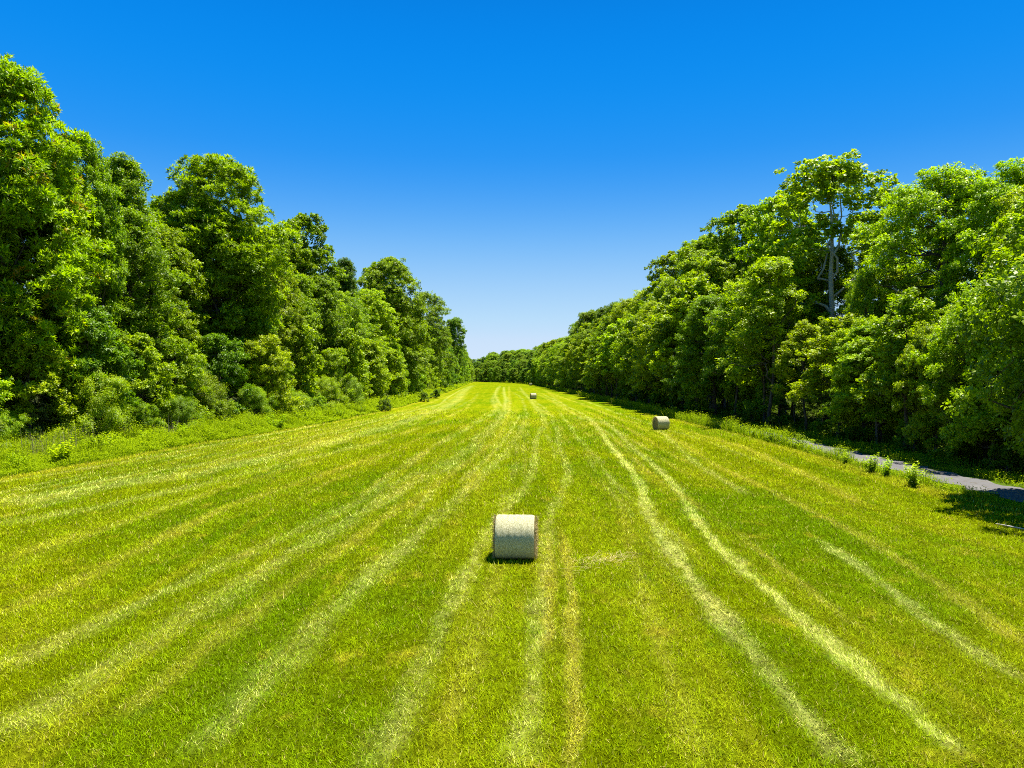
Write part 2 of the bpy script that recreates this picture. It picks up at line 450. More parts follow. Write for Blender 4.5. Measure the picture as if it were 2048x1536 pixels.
def left_weeds():
    Z = []
    for y0, y1, dens, ws in [(26, 50, 75, 1.4), (50, 80, 46, 2.0), (80, 130, 22, 2.9), (130, 220, 8, 4.5), (220, 520, 2.2, 8)]:
        n = int((y1-y0)*14*dens); y = y0+rng.random(n)*(y1-y0)
        le, lt = LE(y), LT(y)
        u = rng.random(n)
        x = le-0.1-u*(le-lt+1.0)
        wob = 0.5*np.sin(y*0.31)+0.35*np.sin(y*0.83+1)+0.2*np.sin(y*2.1)
        x = x+0.45*wob*(1-u)
        cl = 0.68+0.45*np.sin(x*1.1+np.sin(y*.6)*2)*np.sin(y*.53+x*.2)+.25*np.sin(x*2.7+1)*np.sin(y*1.9)
        h = (0.25+0.75*np.clip(u*3.5, 0, 1))*(0.6+0.6*rng.random(n))*np.clip(cl, .35, 1.2)*1.5
        keep = rng.random(n) < np.clip((le-lt)/9+.25, 0, 1)
        Z.append((x[keep], y[keep], h[keep], ws, 0.07))
    tall_strip('tall_grass', 'unmown bright green grass and weeds along the left edge of the field', Z, M_TALL, leafy=3.6)
left_weeds()

def right_weeds():
    Z = []
    for y0, y1, dens, ws in [(24, 50, 60, 1.4), (50, 90, 40, 2.0), (90, 160, 16, 3.2), (160, 300, 5, 5), (300, 520, 2.0, 8)]:
        # strip between the mown field and the path, then the shaded verge beyond it
        n = int((y1-y0)*1.6*dens); y = y0+rng.random(n)*(y1-y0)
        x = RE(y)-0.1+rng.random(n)*0.9
        cl = np.sin(y*.42+.6)*np.sin(y*.97)+0.25
        h = (0.26+0.5*np.clip(cl, 0, 1)+.22*sstep(44, 52, y)+.35*sstep(54, 58, y))*(0.6+.6*rng.random(n))*np.where(y < 36, .5, 1)
        Z.append((x, y, h, ws, 0.12))
        n = int((y1-y0)*4*dens*.7); y = y0+rng.random(n)*(y1-y0)
        x = np.where(y < 80, 24.95, RE(y)+.8)+rng.random(n)**1.3*np.where(y < 80, 3.2, RT(y)-RE(y)+1)
        h = (0.15+0.4*rng.random(n))*(0.6+.5*np.sin(y*.7+x))
        Z.append((x, y, np.clip(h, .1, 1), ws, 0.05))
    tall_strip('tall_grass', 'unmown grass and weeds lining the asphalt path along the right woods', Z, M_TALL, leafy=1.6)
right_weeds()

def undergrowth():
    Z = []
    for side, y0, y1, dens, ws in [(-1, 28, 80, 9, 3.0), (-1, 80, 230, 3.5, 5.0), (1, 28, 80, 9, 3.0), (1, 80, 230, 3.5, 5.0)]:
        n = int((y1-y0)*26*dens); y = y0+rng.random(n)*(y1-y0)
        e = LT(y) if side < 0 else RT(y)
        x = e+side*(1.5+26*rng.random(n))
        h = (.25+.9*rng.random(n)**1.5)*(.7+.5*np.sin(x*.9)*np.sin(y*.7))
        Z.append((x, y, np.clip(h, .15, 1.3), ws, .05))
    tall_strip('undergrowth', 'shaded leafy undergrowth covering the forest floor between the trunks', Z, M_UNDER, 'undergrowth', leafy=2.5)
undergrowth()

def dry_stalks():
    n = 420
    y = 43+rng.random(n)*24; x = LE(y)-3.8-rng.random(n)*3.0
    k = (np.sin(y*.55)+np.sin(x*1.3+y*.2)) > 0.1
    x, y = x[k], y[k]; n = len(x)
    tall = 1.1+1.3*rng.random(n)
    Z = [(x, y, tall, 1.6, 0.2)]
    xx = np.repeat(x, 3)+rng.normal(0, .12, 3*n); yy = np.repeat(y, 3)+rng.normal(0, .12, 3*n)
    Z.append((xx, yy, np.repeat(tall, 3)*(.6+.4*rng.random(3*n)), 1.0, 0.2))
    tall_strip('dry_weed_stalks', 'dead grey brown weed stalks standing between the left grass and shrubs', Z, M_DRY, 'dry weeds')
dry_stalks()

# ------------------------------------------------------------------ trees
def tube_mesh(paths, sides=6):
    """paths: list of (points (k,3), radii (k)) -> verts, quad faces"""
    VV, FF, off = [], [], 0
    ang = np.arange(sides)*2*PI/sides
    for P, R in paths:
        P = np.asarray(P, float); R = np.asarray(R, float)
        T = norm(np.gradient(P, axis=0))
        ref = np.array([1.0, 0, 0]) if abs(T[0, 0]) < .8 else np.array([0, 1.0, 0])
        A = norm(np.cross(T, ref)); B = np.cross(T, A)
        ring = P[:, None] + (A[:, None]*np.cos(ang)[None, :, None] + B[:, None]*np.sin(ang)[None, :, None])*R[:, None, None]
        k = len(P)
        VV.append(ring.reshape(-1, 3))
        i = off+np.arange(k*sides).reshape(k, sides); j = np.roll(i, -1, 1)
        FF.append(np.stack([i[:-1], j[:-1], j[1:], i[1:]], -1).reshape(-1, 4))
        off += k*sides
    return np.concatenate(VV), np.concatenate(FF)

def curve_between(r, p0, p1, k=6, lift=0.15, wob=0.04):
    t = np.linspace(0, 1, k)[:, None]
    L = np.linalg.norm(p1-p0)
    P = p0*(1-t)+p1*t
    P[:, 2] += (lift*L*np.sin(t*PI))[:, 0]*0.5 - 0.0
    P[1:-1] += r.normal(0, wob*L, (k-2, 3))
    return P

def crown_leaves(r, lobes, axis_xy, P):
    """lobes: (n,4) centre + radius -> sub-clumps -> sprays -> leaves"""
    V, T, Wm = [], [], []
    for (cx, cy, cz, rl) in lobes:
        lc = np.array([cx, cy, cz])
        out = np.array([cx-axis_xy[0], cy-axis_xy[1], 0.0]); out /= max(np.linalg.norm(out), .3)
        nsub = max(6, int(P.get('sub', 13)*2.0*(.7+.6*r.random())))
        d = norm(r.normal(0, 1, (nsub*3, 3)))
        sc = d@out*0.55+d[:, 2]*0.5+0.5
        d = d[r.random(len(d)) < np.clip(sc, 0.06, 1)][:nsub]
        if len(d) == 0: continue
        rs = rl*r.uniform(.15, .38, len(d))
        sc_c = lc+d*(rl*r.uniform(.30, 1.22, (len(d), 1)))*np.array([1, 1, P['flat']])
        ns = np.maximum(3, (P['dens']*rs*rs*3.2).astype(int))
        idx = np.repeat(np.arange(len(d)), ns); n = len(idx)
        e = norm(r.normal(0, 1, (n, 3))+np.array([0, 0, .75])+d[idx]*.6)
        rad = rs[idx]*(.55+.5*r.random(n)**.6)
        c = sc_c[idx]+e*rad[:, None]*np.array([1.1, 1.1, .72])
        ax = norm(e*.8+d[idx]*.3+out*.3+np.array([0, 0, P['up']])+r.normal(0, .3, (n, 3)))
        m = P['leaves']
        subt = r.normal(0, .13, len(d))
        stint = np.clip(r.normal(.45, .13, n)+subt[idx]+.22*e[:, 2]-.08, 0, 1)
        swarm = (r.random(len(d)) < P.get('warm', 0))[idx]*(r.random(n) < .6)*(.35+.5*r.random(n))
        C = np.repeat(c, m, 0); A = np.repeat(ax, m, 0); k = n*m
        perp = norm(np.cross(A, r.normal(0, 1, (k, 3))))
        if P['style'] == 'frond':
            el = r.uniform(.3, 1.2, (k, 1))
            D = norm(A*np.cos(el*1.2)+perp*np.sin(el*1.2)+np.array([0, 0, -.15]))
            base = C+D*P['size']*.05
        else:
            tt = r.random((k, 1))
            D = norm(A*.55+perp*.9+np.array([0, 0, P.get('droop', -.15)]))
            base = C+A*(tt-.5)*P['spray']*1.2+perp*P['spray']*.35*r.random((k, 1))
        nrm = norm(np.array([0, 0, .8])+A*P.get('face', .9)+r.normal(0, .62, (k, 3)))
        S = norm(np.cross(D, nrm)); Nn = np.cross(S, D)
        sz = P['size']*(.65+.7*r.random((k, 1))); w = sz*P['aspect']
        mid = base+D*sz*.5-Nn*sz*.06
        v = np.stack([base, mid+S*w*.5+Nn*w*.15, base+D*sz-Nn*sz*.12, mid-S*w*.5+Nn*w*.15], 1)
        V.append(v.reshape(-1, 3))
        T.append(np.repeat(np.clip(np.repeat(stint, m)+r.normal(0, .2, k), 0, 1), 4))
        Wm.append(np.repeat(np.repeat(swarm, m)*(r.random(k) < .8), 4))
    return np.concatenate(V), np.concatenate(T), np.concatenate(Wm)

def make_proto(name, seed, H, profile, P, nl, lobe_r, trunk_r=None, bark=None, leafmat=None, zb=.12, stems=1, lean=0.0, rand=1.0, limbs=1.0, gap=None):
    """profile(t) -> crown radius at relative height t; returns (trunk mesh, crown mesh)"""
    r = np.random.default_rng(seed)
    trunk_r = trunk_r or H*.0125
    lobes = []
    ga = 2.39996; a0 = r.random()*6
    for i in range(nl):
        t = zb+(1-zb)*((i+.5)/nl)**.85
        R = profile(t); rl = lobe_r*(.55+.95*r.random()**1.4)*(.55+.45*min(1, R/ (lobe_r*1.6)))
        rho = max(0, (R-rl*.65)*(1-.45*rand*r.random()**1.8)+r.normal(0, .35)*rand)
        a = a0+i*ga+r.normal(0, .35)*rand
        z = min(t*H, H-rl*P['flat']*.9)
        if gap and gap[2] < t < gap[3] and abs((a-math.radians(gap[0])+PI) % (2*PI)-PI) < math.radians(gap[1]): continue
        lobes.append((rho*math.cos(a)+lean*z, rho*math.sin(a), z+r.normal(0, .25)*rand, rl))
    lobes.append((lean*H+r.normal(0, .2), r.normal(0, .2), H-lobe_r*.6, lobe_r*.62))
    lobes = np.array(lobes)
    paths = []
    for s in range(stems):
        off = np.array([r.normal(0, .18), r.normal(0, .18), 0]) if stems > 1 else np.zeros(3)
        k = 9; t = np.linspace(0, 1, k)
        top = np.array([lean*H*.9, 0, H*.9])*(1 if stems == 1 else .7+.25*r.random()) + (np.array([r.normal(0, .12*H), r.normal(0, .12*H), 0]) if stems > 1 else 0)
        C = off*(1-t[:, None])+top*t[:, None]
        C[:, :2] += np.cumsum(r.normal(0, H*.006, (k, 2)), 0)*(t[:, None] > .05)
        R = (trunk_r/math.sqrt(stems))*(1-t)**.75+.025
        R[0] *= 1.45
        C[0, 2] = -0.25
        paths.append((C, R))
        TC, TR = C, R
    body = lobes[:-1]; nm = max(5, min(12, len(body)//7))
    main = sorted(set(np.linspace(0, len(body)-1, nm).astype(int)))
    nodes, nrad = [], []
    for i in main:
        cx, cy, cz, rl = body[i]
        q = min(.86, max(.08, (cz/H)*(.58+.2*r.random())))
        C, R = paths[r.integers(0, stems)]
        tt = np.linspace(0, 1, len(C))
        p0 = np.array([np.interp(q, tt, C[:, j]) for j in range(3)]); rr = np.interp(q, tt, R)
        p1 = np.array([cx, cy, cz]); L = np.linalg.norm(p1-p0)
        pth = curve_between(r, p0, p1, 8, -.16, .05)
        rd = np.linspace(min(rr*.65, .03+.022*L*limbs), .03, 8)
        paths.append((pth, rd))
        nodes.append(pth[2:]); nrad.append(rd[2:])
    C, R = paths[0]; nodes.append(C[4:]); nrad.append(R[4:])
    nodes = np.concatenate(nodes); nrad = np.concatenate(nrad)
    for i, (cx, cy, cz, rl) in enumerate(body):
        p1 = np.array([cx, cy, cz])
        if i not in main:
            dd = np.linalg.norm(nodes-p1, axis=1)+np.maximum(0, nodes[:, 2]-cz)*1.5
            j = int(np.argmin(dd)); p0 = nodes[j]; L = np.linalg.norm(p1-p0)
            pth = curve_between(r, p0, p1, 6, -.1, .06)
            paths.append((pth, np.linspace(min(nrad[j]*.8, .018+.012*L*limbs), .014, 6)))
        for _ in range(2):
            d = norm(r.normal(0, 1, 3)+np.array([0, 0, .5]))
            paths.append((np.stack([p1, p1+d*rl*.5+r.normal(0, .08, 3), p1+d*rl*1.0]), np.array([.018, .012, .006])))
    tv, tf = tube_mesh(paths)
    tm = new_mesh(name+'_trunk', tv, tf, 4, None, True); tm.materials.append(bark or M_BARK)
    cv, ct, cw = crown_leaves(r, lobes, (0, 0), P)
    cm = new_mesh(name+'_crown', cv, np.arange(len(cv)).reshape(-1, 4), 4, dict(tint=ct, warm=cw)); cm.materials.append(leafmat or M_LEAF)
    return dict(trunk=tm, crown=cm, H=H)

def prof_round(Rm, lo=.35, peak=.55):
    def f(t):
        if t < peak: return Rm*(lo+(1-lo)*math.sin(t/peak*PI/2))
        u = (t-peak)/(1-peak); return Rm*math.sqrt(max(0.02, 1-u*u*.96))
    return f
def prof_cone(Rm, lo=.7, p=.25):
    def f(t):
        return Rm*(lo+(1-lo)*t/p) if t < p else Rm*(1-(t-p)/(1-p))**.75*.93+Rm*.07
    return f

BROAD = dict(dens=10, leaves=10, size=.245, aspect=.6, spray=.34, flat=.85, up=.2, style='spray', sub=9)
FINE = dict(dens=12.5, leaves=11, size=.20, aspect=.52, spray=.32, flat=.8, up=.2, style='spray', sub=9)
FROND = dict(dens=8, leaves=11, size=.42, aspect=.27, spray=.4, flat=.8, up=.7, style='frond', sub=8)
SYC = dict(dens=10.5, leaves=9, size=.26, aspect=.85, spray=.32, flat=.9, up=.1, style='spray', sub=8)
SHRUB = dict(dens=55, leaves=10, size=.14, aspect=.5, spray=.3, flat=.95, up=.5, style='spray', sub=8)
FEATH = dict(dens=60, leaves=14, size=.13, aspect=.3, spray=.6, flat=.9, up=.3, style='spray', droop=-.45, sub=8)

P = {}
P['broad_tree'] = [make_proto('broad', 11, 26, prof_round(7.8, .8, .36), BROAD, 118, 1.75),
                   make_proto('broad', 12, 25, prof_round(7.0, .8, .34), BROAD, 110, 1.7),
                   make_proto('broad', 13, 27, prof_round(6.6, .75, .42), BROAD, 112, 1.6)]
P['oval_tree'] = [make_proto('oval', 21, 24, prof_round(5.8, .8, .36), FINE, 100, 1.4),
                  make_proto('oval', 22, 22, prof_round(5.6, .8, .4), FINE, 94, 1.35)]
P['conical_tree'] = [make_proto('conical', 31, 26, prof_cone(4.9, .7, .3), dict(FINE, flat=.42, up=.1), 110, 1.5, zb=.2)]
P['frond_tree'] = [make_proto('frond', 41, 30, prof_round(8.2, .5, .55), FROND, 140, 1.7)]
P['seed_tree'] = [make_proto('seed', 51, 29, prof_round(7.2, .75, .36), dict(FROND, warm=.09, size=.42), 140, 1.65)]
P['sycamore'] = [make_proto('sycamore', 61, 26, prof_round(5.2, .3, .68), SYC, 66, 1.2, bark=M_BARK_PALE, zb=.36, rand=1.5, limbs=1.4, trunk_r=.31, gap=(-171, 24, .3, .64)),
                 make_proto('sycamore', 62, 26, prof_round(5.0, .45, .6), SYC, 90, 1.2, bark=M_BARK_PALE, zb=.2, rand=1.4, limbs=1.2)]
P['spreading_tree'] = [make_proto('spreading', 71, 22.5, prof_round(6.2, .35, .62), FINE, 84, 1.35, zb=.22, limbs=2.2, trunk_r=.42, lean=.05, rand=1.3, gap=(-178, 40, .3, .72))]
P['understory_tree'] = [make_proto('understory', 81, 12, prof_round(3.7, .85, .3), dict(BROAD, dens=15, size=.23), 60, 1.05, zb=.06, rand=1.3),
                        make_proto('understory', 82, 10, prof_round(3.3, .9, .3), dict(FINE, dens=19, size=.18), 54, .95, zb=.05, rand=1.3),
                        make_proto('understory', 83, 13, prof_round(3.3, .8, .35), dict(SYC, dens=15, size=.22), 60, .95, zb=.07, rand=1.3)]
P['slender_tree'] = [make_proto('slender', 86, 13, prof_round(2.9, .5, .6), dict(SYC, dens=15, size=.19), 52, .85, zb=.34, rand=1.5, trunk_r=.11),
                     make_proto('slender', 87, 14, prof_round(2.6, .5, .62), dict(FINE, dens=17, size=.17), 48, .8, zb=.38, rand=1.5, trunk_r=.10)]
P['maple'] = [make_proto('maple', 91, 13, prof_round(5.0, .65, .42), dict(BROAD, dens=17, size=.18, leaves=13), 84, 1.1, zb=.16, rand=1.3)]
P['shrub'] = [make_proto('shrub', 101, 4.5, prof_round(2.6, .75, .35), SHRUB, 44, .62, stems=4, trunk_r=.10, zb=.08, rand=1.6),
              make_proto('shrub', 102, 3.6, prof_round(2.1, .8, .3), SHRUB, 38, .55, stems=4, trunk_r=.08, zb=.08, rand=1.6)]
P['feathery_shrub'] = [make_proto('feathery', 111, 4.8, prof_round(2.5, .75, .3), FEATH, 46, .62, stems=5, trunk_r=.12, zb=.06, rand=1.5)]
P['bare_snag'] = [make_proto('snag', 131, 9, prof_round(2.6, .5, .6), dict(FINE, dens=8, leaves=4, sub=2), 26, 1.3, bark=M_BARK_GREY, zb=.2, limbs=1.1)]

def make_weed(seed, H, ns, spread, leaf):
    r = np.random.default_rng(seed)
    paths, V, T = [], [], []
    for s in range(ns):
        a = r.random()*2*PI; h = H*(.55+.45*r.random()); ro = spread*math.sqrt(r.random())
        b = np.array([ro*.5*math.cos(a), ro*.5*math.sin(a), -.03]); t = np.array([ro*1.3*math.cos(a)+r.normal(0, .06), ro*1.3*math.sin(a)+r.normal(0, .06), h])
        C = curve_between(r, b, t, 6, .05, .02); paths.append((C, np.linspace(.011, .004, 6)))
        m = int(h/.028)
        q = r.random(m)**.7
        base = np.stack([np.interp(q, np.linspace(0, 1, 6), C[:, j]) for j in range(3)], 1)
        az = r.random(m)*2*PI; el = np.radians(r.normal(28, 18, m))
        D = np.stack([np.cos(az)*np.cos(el), np.sin(az)*np.cos(el), np.sin(el)], 1)
        S = norm(np.cross(D, np.array([0, 0, 1.0])+r.normal(0, .25, (m, 3)))); Nn = np.cross(S, D)
        sz = (leaf*(.6+.8*r.random(m))*(1.15-.5*q))[:, None]
        mid = base+D*sz*.45; v = np.stack([base, mid+S*sz*.17, base+D*sz+np.array([0, 0, -.3])*sz, mid-S*sz*.17], 1)
        V.append(v.reshape(-1, 3)); T.append(np.repeat(np.clip(.25+.6*q+r.normal(0, .1, m), 0, 1), 4))
    tv, tf = tube_mesh(paths, 4); tm = new_mesh('weed_stem', tv, tf, 4, None, True); tm.materials.append(M_STEM)
    v = np.concatenate(V); cm = new_mesh('weed_leaves', v, np.arange(len(v)).reshape(-1, 4), 4, dict(tint=np.concatenate(T), warm=np.zeros(len(v)))); cm.materials.append(M_LEAF)
    return dict(trunk=tm, crown=cm, H=H)
P['weed_plant'] = [make_weed(121, 1.5, 16, .38, .20), make_weed(122, 1.2, 22, .5, .16), make_weed(123, 1.3, 30, .6, .13)]

GREEN = dict(mid=(0.205, 0.305, 0.002), bright=(0.280, 0.395, 0.002), yellow=(0.305, 0.395, 0.002), dark=(0.120, 0.195, 0.003),
             olive=(0.225, 0.310, 0.003), grey=(0.200, 0.275, 0.050), cool=(0.150, 0.265, 0.005), gold=(0.38, 0.36, 0.006))
TONE = dict(mid='mid green', bright='bright green', yellow='yellow green', dark='dark green', olive='olive green', grey='grey green', cool='cool green', gold='golden green')
CATS = dict(shrub='shrub', feathery_shrub='shrub', weed_plant='weed')
REG = []          # everything placed

def place(kind, X, Y, H, tone, var=None, wide=1.0, label=None, group=None, rz=None, row=None):
    vs = P[kind]; v = vs[(var if var is not None else random.randrange(len(vs)))]
    s = H/v['H']
    root = empty(kind, (X, Y, float(ground_h(X, Y))-0.02), random.random()*2*PI if rz is None else rz)
    w = s*wide*(1 if label else random.uniform(.92, 1.1)); root.scale = (w, w, s)
    tr = link('stem' if kind in CATS else 'trunk', v['trunk'], None, root)
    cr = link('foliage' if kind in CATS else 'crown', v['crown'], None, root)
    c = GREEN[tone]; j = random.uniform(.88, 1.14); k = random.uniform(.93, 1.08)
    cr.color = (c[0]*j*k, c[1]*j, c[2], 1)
    root['category'] = CATS.get(kind, 'tree')
    REG.append(dict(o=root, kind=kind, X=X, Y=Y, H=H, tone=tone, label=label, group=group, row=row, px=1024+F*X/Y))
    return root

SKY_L = [(-400, -150), (0, 105), (40, 112), (75, 190), (110, 240), (150, 265), (190, 310), (208, 350), (245, 325), (300, 400), (312, 400), (335, 368), (430, 333), (500, 350), (540, 390), (570, 440),
         (605, 437), (650, 490), (690, 525), (780, 523), (815, 550), (830, 580), (860, 590), (880, 630), (905, 640), (925, 660), (945, 692), (965, 705)]
SKY_R = [(965, 705), (1020, 700), (1050, 690), (1100, 672), (1140, 660), (1160, 640), (1180, 625), (1230, 590), (1260, 570), (1310, 530), (1350, 490), (1400, 470), (1430, 450), (1490, 410), (1560, 380), (1620, 360),
         (1690, 330), (1730, 380), (1738, 520), (1752, 520), (1765, 440), (1790, 380), (1830, 340), (1900, 345), (1960, 358), (2000, 345), (2048, 330), (2500, 200)]
_sky = SKY_L+SKY_R[1:]
def hmax(X, Y, r=0.0):
    ys = [np.interp(1024+F*(X+k*r)/Y, [p[0] for p in _sky], [p[1] for p in _sky]) for k in (-.7, 0, .7)]
    return (HOR-max(ys))*Y/F+CAMH

def at_px(px, top, X):
    d = abs(X)*F/abs(px-1024); return X, d, (HOR-top)*d/F+CAMH

HERO = [  # px, top, X, kind, tone, wide, label, landmark phrase
    (4, 140, -38, 'seed_tree', 'bright', .92, 'tallest tree at the left edge, tinged with reddish brown seed clusters', 'the tall red tinged tree', 0),
    (158, 282, -37.5, 'broad_tree', 'mid', .62, 'dark green shoulder tree leaning against the red tinged tree', 'the red tinged shoulder', 2),
    (248, 323, -38, 'conical_tree', 'mid', 1.0, 'narrow conical tree with layered branches between two broad crowns', 'the narrow conical tree', 0),
    (432, 331, -36, 'frond_tree', 'bright', 1.0, 'broad round-crowned bright green tree with star-like leaf tufts', 'the broad round-crowned tree', 0),
    (608, 435, -34, 'sycamore', 'mid', .95, 'slim dark open tree rising behind the broad round-crowned tree', 'the slim dark open tree', 1),
    (690, 522, -33, 'conical_tree', 'dark', .9, 'dark pointed tree on the skyline beyond the slim open tree', 'the dark pointed tree', 0),
    (775, 522, -29, 'broad_tree', 'mid', 1.0, 'tall rounded tree closing the high part of the left treeline', 'the tall rounded tree', 0),
    (852, 586, -27, 'oval_tree', 'olive', 1.1, 'brownish green tree stepping down towards the far end, left side', 'the brownish green tree', 0),
    (908, 638, -29, 'broad_tree', 'cool', .75, 'dark rounded crown standing proud at the low end of the left skyline', 'the dark rounded crown', 1),
    (1664, 328, 37, 'sycamore', 'yellow', 1.25, 'tall open tree with pale whitish trunk and sky gaps in its crown', 'the pale-trunked tree', 0),
    (1565, 390, 36, 'sycamore', 'yellow', 1.0, 'yellow green open-crowned tree just beyond the pale-trunked tree', 'the yellow open tree', 1),
    (1488, 418, 35, 'sycamore', 'olive', 1.1, 'olive crown second beyond the pale-trunked tree along the right skyline', 'the olive crown', 1),
    (1410, 478, 34.5, 'broad_tree', 'yellow', .95, 'yellow green leafy tree above the second hay bale on the right', 'the tree above the second bale', 0),
    (1345, 508, 33.5, 'sycamore', 'olive', 1.0, 'olive tree with ragged top midway down the right skyline', 'the ragged topped tree', 1),
    (1180, 624, 28, 'broad_tree', 'olive', 1.0, 'small rounded crown bulging from the low end of the right skyline', 'the small rounded crown', 1),
    (1880, 340, 39, 'spreading_tree', 'bright', 1.1, 'spreading bright green tree with dark crooked limbs showing through', 'the dark-limbed tree', 0),
    (2040, 326, 42, 'spreading_tree', 'bright', 1.0, 'spreading tree cut by the right edge of the photo, behind the maple', 'the spreading tree at the right edge', 0),
    (1728, 550, 33.5, 'oval_tree', 'bright', .6, 'lower light green tree filling the sky gap beside the pale-trunked tree', 'the light green gap tree', 1),
    (1985, 585, 28.6, 'maple', 'bright', .85, 'bushy bright green maple overhanging the path at the right edge', 'the bright maple', 0),
    (1872, 660, 28.4, 'maple', 'yellow', .75, 'smaller bright green maple beyond the bushy maple on the right', 'the smaller maple', 0),
    (1745, 640, 29.5, 'understory_tree', 'yellow', 1.0, 'yellow green young tree below the light green gap tree', 'the yellow young tree', 0),
]
LAND = []
for px, top, X, kind, tone, wide, label, land, var in HERO:
    x, d, H = at_px(px, top, X)
    r = place(kind, x, d, H, tone, var, wide, label, row='hero', rz=1.0)
    LAND.append((px, land, 'left' if X < 0 else 'right'))

def fill(side, y0, y1, step, off, kinds, tones, hr, row, jit=1.0, cap=.98, grow=0.0, wide=1.0):
    y = y0
    while y < y1:
        edge = float(LT(y) if side < 0 else RT(y))
        o2 = off if side < 0 else off*(1-.5*float(sstep(80, 105, y)))
        X = edge+side*(o2+random.uniform(-jit, jit))
        k = random.choice(kinds); H = random.uniform(*hr)
        hm = hmax(X, y, dict(broad_tree=6.0, oval_tree=4.6, sycamore=4.2).get(k, 2.4)*(.8 if row != 'back' else .5))*cap
        H = min(H, hm)
        pxx = 1024+F*X/y
        rpx = dict(broad_tree=6.0, oval_tree=4.6, sycamore=4.2).get(k, 2.6)*F/y
        if abs(pxx-1885) < 70+rpx and y < 66: H = min(H, (HOR-610)*y/F+CAMH)
        if abs(pxx-1650) < 30+rpx and y < 83: H = min(H, (HOR-650)*y/F+CAMH)
        if H > 1.0 and H > hr[0]*.45:
            place(k, X, y, H, random.choice(tones), row=row, wide=wide*(1.0 if H > hr[0]*.8 else 1.15))
        y += step*random.uniform(.75, 1.25)*(1+grow*y)

# left: tall rows, then understory, then shrubs
fill(-1, 34, 610, 7.0, 7.0, ['broad_tree', 'oval_tree', 'broad_tree'], ['mid', 'mid', 'bright', 'olive'], (20, 26), 'main', 1.5, grow=.003, cap=.93)
fill(-1, 50, 610, 9.0, 13.0, ['broad_tree', 'oval_tree'], ['mid', 'dark'], (22, 28), 'back', 2.0, grow=.004)
fill(-1, 30, 240, 4.6, 1.6, ['understory_tree'], ['mid', 'bright', 'bright', 'yellow', 'cool'], (8, 13.5), 'under', 1.2, grow=.006)
fill(-1, 28, 110, 4.6, -.6, ['shrub', 'shrub', 'feathery_shrub'], ['grey', 'mid', 'bright', 'bright'], (2.4, 5.0), 'shrub', .9, grow=.004)
fill(-1, 240, 610, 9, 1.2, ['understory_tree', 'oval_tree'], ['mid', 'bright', 'cool'], (10, 16), 'under', 1.0)
# right
fill(1, 40, 420, 4.6, 2.6, ['slender_tree', 'slender_tree', 'slender_tree', 'oval_tree'], ['bright', 'yellow', 'mid', 'mid'], (13, 19), 'mid', 1.0, grow=.004, wide=1.3)
fill(1, 34, 420, 7.0, 11.0, ['broad_tree', 'oval_tree', 'sycamore'], ['mid', 'olive', 'yellow', 'yellow'], (18, 25), 'main', 1.5, grow=.003, cap=.93)
fill(1, 44, 420, 9.0, 17.0, ['broad_tree', 'oval_tree'], ['mid', 'dark'], (20, 26), 'back', 2.0, grow=.004)
fill(1, 30, 240, 4.2, 4.6, ['understory_tree', 'slender_tree'], ['mid', 'cool', 'dark', 'mid'], (6, 10), 'under', 1.0, grow=.006)
fill(1, 30, 130, 5.0, 1.0, ['shrub'], ['cool', 'dark', 'mid'], (1.1, 2.2), 'shrub', .8, grow=.004)
fill(1, 240, 420, 9, 1.0, ['understory_tree', 'oval_tree'], ['mid', 'bright', 'yellow'], (10, 16), 'under', 1.0)
fill(1, 45, 200, 9.0, 22.0, ['understory_tree'], ['mid', 'dark', 'cool'], (9, 13), 'back', 2.0, grow=.004)
# the wood sweeping across the far end
for off, dep, hh, n in [(2, 1, (7, 12), 18), (8, 5, (14, 18), 16), (16, 13, (19, 23), 14), (26, 24, (22, 26), 12), (38, 40, (23, 27), 12)]:
    for i in range(n):
        Y = 415+(i+random.uniform(-.3, .3))*200/(n-1)
        X = float(RE(min(Y, 600)))+off*.7+random.uniform(-1.5, 1.5)+ (0 if Y < 600 else -(Y-600)*.3)
        Y2 = Y+dep
        H = min(random.uniform(*hh), hmax(X, Y2)*.98)
        place(random.choice(['broad_tree', 'oval_tree']) if off > 2 else 'understory_tree', X, Y2, H, random.choice(['mid', 'cool', 'mid', 'bright', 'olive']), row='far', wide=1.15)
for X, Y, H in [(-52, 622, 21), (-46, 630, 19), (-40, 636, 20.5), (-35, 640, 19.5), (-31, 628, 17), (-28, 642, 20), (-23, 636, 19), (-18, 644, 20.5)]:
    place(random.choice(['broad_tree', 'oval_tree']), X, Y, H, random.choice(['mid', 'cool', 'olive']), row='far', wide=1.15)

